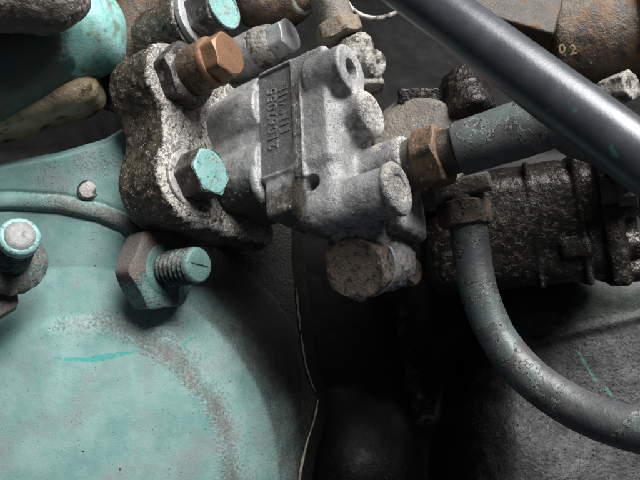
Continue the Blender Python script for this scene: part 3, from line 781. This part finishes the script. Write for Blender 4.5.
# ------------------------------------------------------------------ grimy barrel on the right
fb = thing('filter_housing', 'oily black barrel shaped housing caked with gritty grime, at right', 'filter housing', at(560, 285, 90))
da = unit((.95, -.20, .13)); c0 = at(560, 222, 92)
def barrel_sdf(P):
    ey = unit(np.cross(V(0, 0, 1), da)); ez = np.cross(da, ey)
    q = [P[k]-c0[k] for k in range(3)]
    Q = tuple(sum(q[k]*ax[k] for k in range(3)) for ax in (da, ey, ez))
    d = sbox(Q, (-45, 0, -2), (112, 62, 64), 26)
    d = sun(d, scyl(Q, 0, (6, 4), 66, -150, 10, 6), 10)
    d = sun(d, sbox(Q, (14, 0, 0), (4, 66, 70), 3), 2)                       # ribs round the casting
    d = sun(d, sbox(Q, (-34, 0, 0), (3, 63, 68), 2.5), 2)
    d = sun(d, sbox(Q, (44, -4, -4), (10, 68, 70), 6), 4)                    # stepped end flange
    d = sun(d, sbox(Q, (58, 2, -18), (12, 56, 52), 8), 4)
    d = sun(d, sbox(Q, (4, -58, -30), (16, 12, 10), 5), 6)
    for (y_, z_) in ((-58, 46), (-62, 6), (-56, -34), (-48, -62)):
        d = sun(d, scyl(Q, 0, (y_, z_), 11, 34, 72, 3), 5)
    return d
v, f = surfnet(barrel_sdf, c0-V(160, 105, 110), c0+V(120, 105, 110), 2.2); nr_ = vnormals(v, f)
v += nr_*(1.3*fbm(v, 22, 4, 5)+1.8*np.clip(fbm(v, 8, 4, 6)-.12, 0, 1))[:, None]
cr = .34*sstep(-80, 0, (v-c0)@da)*sstep(-.1, .6, nr_[:, 2])+.16*sstep(35, 60, (v-c0)@da)+.16
part('barrel', fb, v, f, m_grime, attrs=dict(crust=cr))
hv, hf = hexhead(30, 18, wob=.4, seed=3)
qb = at(618, 190, 0)
part('bolt', fb, place(hv, qb, frame((.9, -.4, .05))), hf, m_plate, sharp=32)
tv, tf = lathe([(13, -16), (13, 0)], 24)
part('bolt_shank', fb, place(tv, qb, frame((.9, -.4, .05))), tf, m_plate, sharp=40)

# ------------------------------------------------------------------ rusty manifold, upper right
mf = thing('exhaust_manifold', 'rust stained brown casting in the top right corner behind the tube', 'manifold', at(560, 70, 60))
def mani_sdf(P):
    d = scyl2(P, at(548, 42, 70), at(650, 30, 50), 56, 8)
    d = sun(d, scyl2(P, at(628, 30, 55), at(720, 14, 35), 66, 4), 6)
    d = sun(d, scap(P, at(560, 36, 80), at(500, 14, 120), 50, 30), 25)
    return d
v, f = surfnet(mani_sdf, at(480, 110, 90)-V(60, 110, 30), at(720, -70, 40)+V(30, 130, 30), 2.2); nr_ = vnormals(v, f)
v += nr_*(1.2*fbm(v, 18, 4, 5)+.5*fbm(v, 6, 3, 6))[:, None]
part('casting', mf, v, f, m_manifold)
def plate_sdf(P):
    return sbox(P, (0, 0, 0), (78, 9, 46), 3)
v, f = surfnet(plate_sdf, (-84, -14, -52), (84, 14, 52), 1.8); v += vnormals(v, f)*(.6*fbm(v, 10, 4, 3))[:, None]
part('shield', mf, place(v, at(488, -16, 30), np.stack([unit((.93, -.15, -.33)), unit((.05, .93, -.35)), unit((.33, .35, .88))], 1)), f, m_plate)
for q, s in (((563, 49), '0'), ((574, 50), '2')):
    tv, tf = text_mesh(s, 13, .5)
    dz = unit((-.1, -.97, -.2)); 
    tv = tv+.5*np.stack([fbm(tv, 3, 2, 31+k) for k in range(3)], 1)
    part('lettering', mf, place(tv, at(q[0]-4, q[1]+5, 0), np.stack([unit((.97, -.12, .2)), unit((-.2, -.2, .96)), dz], 1)), tf, m_mark, smooth=False)
hv, hf = hexhead(29, 30, wob=1.4, seed=13)
part('bolt', mf, place(hv, at(606, 94, 30), frame((.5, -.8, .15))), hf, m_silver, sharp=40, label='pale crusty bolt peeping out above the slanting tube')

# ------------------------------------------------------------------ upper left elbow
el = thing('teal_elbow', 'weathered teal hose elbow with sandy underside in the top left corner', 'pipe elbow', at(40, 140, 55))
def elbow_sdf(P):
    d = scap(P, at(-90, 92, 15), at(76, 30, 65), 64, 54)
    d = sun(d, scyl2(P, at(30, 42, 55), at(110, 18, 65), 51, 18), 14)
    return d
v, f = surfnet(elbow_sdf, at(-60, 200, 75)-V(60, 110, 10), at(150, -30, 75)+V(20, 80, 30), 1.8); nr_ = vnormals(v, f)
v += nr_*(1.2*fbm(v, 40, 2, 5)+.12*fbm(v, 7, 3, 6))[:, None]
Xp = 320+v[:, 0]*F/(D+v[:, 1]); Yp = 240-v[:, 2]*F/(D+v[:, 1])
paint = .95*sstep(22, 72, Xp-.45*(Yp-20)+14*fbm(v, 20, 3, 9))
part('elbow', el, v, f, m_elbow, attrs=dict(paint=paint))
lx = unit((.93, .12, .33)); lz = unit(np.cross(lx, (0.25, 1, 0))); ly = np.cross(lz, lx)
if lz[2] < 0: lz = -lz; ly = -ly
lc = at(28, 110, 78)
def lip_sdf(P):
    q = [P[k]-lc[k] for k in range(3)]
    Q = tuple(sum(q[k]*ax[k] for k in range(3)) for ax in (lx, ly, lz))
    d = sbox(Q, (-30, 0, 2), (106, 40, 22), 20)
    return sun(d, sbox(Q, (60, -2, 24), (24, 36, 40), 16), 14)
v, f = surfnet(lip_sdf, lc-V(170, 80, 100), lc+V(130, 80, 110), 2.0); nr_ = vnormals(v, f)
v += nr_*(1.0*fbm(v, 24, 3, 5)+.35*fbm(v, 5, 3, 6))[:, None]
part('underside', el, v, f, m_sand, label='sandy brown crusted underside')
tv, tf = lathe([(20, -14), (29, -12), (30.5, -3), (28, 4), (20, 6)], 48, .8, 3)
part('hose_end', el, place(tv, at(117, 46, 88), frame((.8, .2, .3))), tf, m_gasket, sharp=50, label='cream coloured hose end')
# sludge covered fitting in front of it
def lump_sdf(P):
    d = scap(P, at(-60, -12, -60), at(46, -4, -40), 40, 34)
    d = sun(d, scap(P, at(40, 4, -30), at(72, 2, -20), 25, 17), 10)
    return d
v, f = surfnet(lump_sdf, at(-80, 70, -50)-V(20, 50, 10), at(110, -60, -50)+V(20, 70, 10), 1.5); nr_ = vnormals(v, f)
v += nr_*(1.3*fbm(v, 18, 4, 5)+1.0*np.clip(fbm(v, 5, 3, 6), 0, 1))[:, None]
Xp = 320+v[:, 0]*F/(D+v[:, 1])
single('hose_fitting', 'dark sludge covered fitting in the extreme top left corner', 'fitting', at(20, 20, -40), v, f, m_sludge, attrs=dict(crust=.15+.45*sstep(40, 80, Xp)))
# brown cast pipe behind
tv, tf = tube(smoothpath([at(150, -60, 150), at(138, 0, 150), at(125, 50, 150), at(110, 110, 160)], 60), 34, 48, 1.2, 4, 15)
single('brown_pipe', 'brown rusty pipe between the teal elbow and the pump flange', 'pipe', at(120, 80, 95), tv, tf, m_manifold)
tv, tf = tube(smoothpath([at(210, -60, 160), at(262, 6, 150), at(300, -10, 150), at(330, -50, 160)], 60), 30, 40, 2, 6, 12)
single('rusty_casting', 'brown rusty casting at the top edge behind the grey hex bolt', 'casting', at(265, 20, 150), tv, tf, m_manifold)
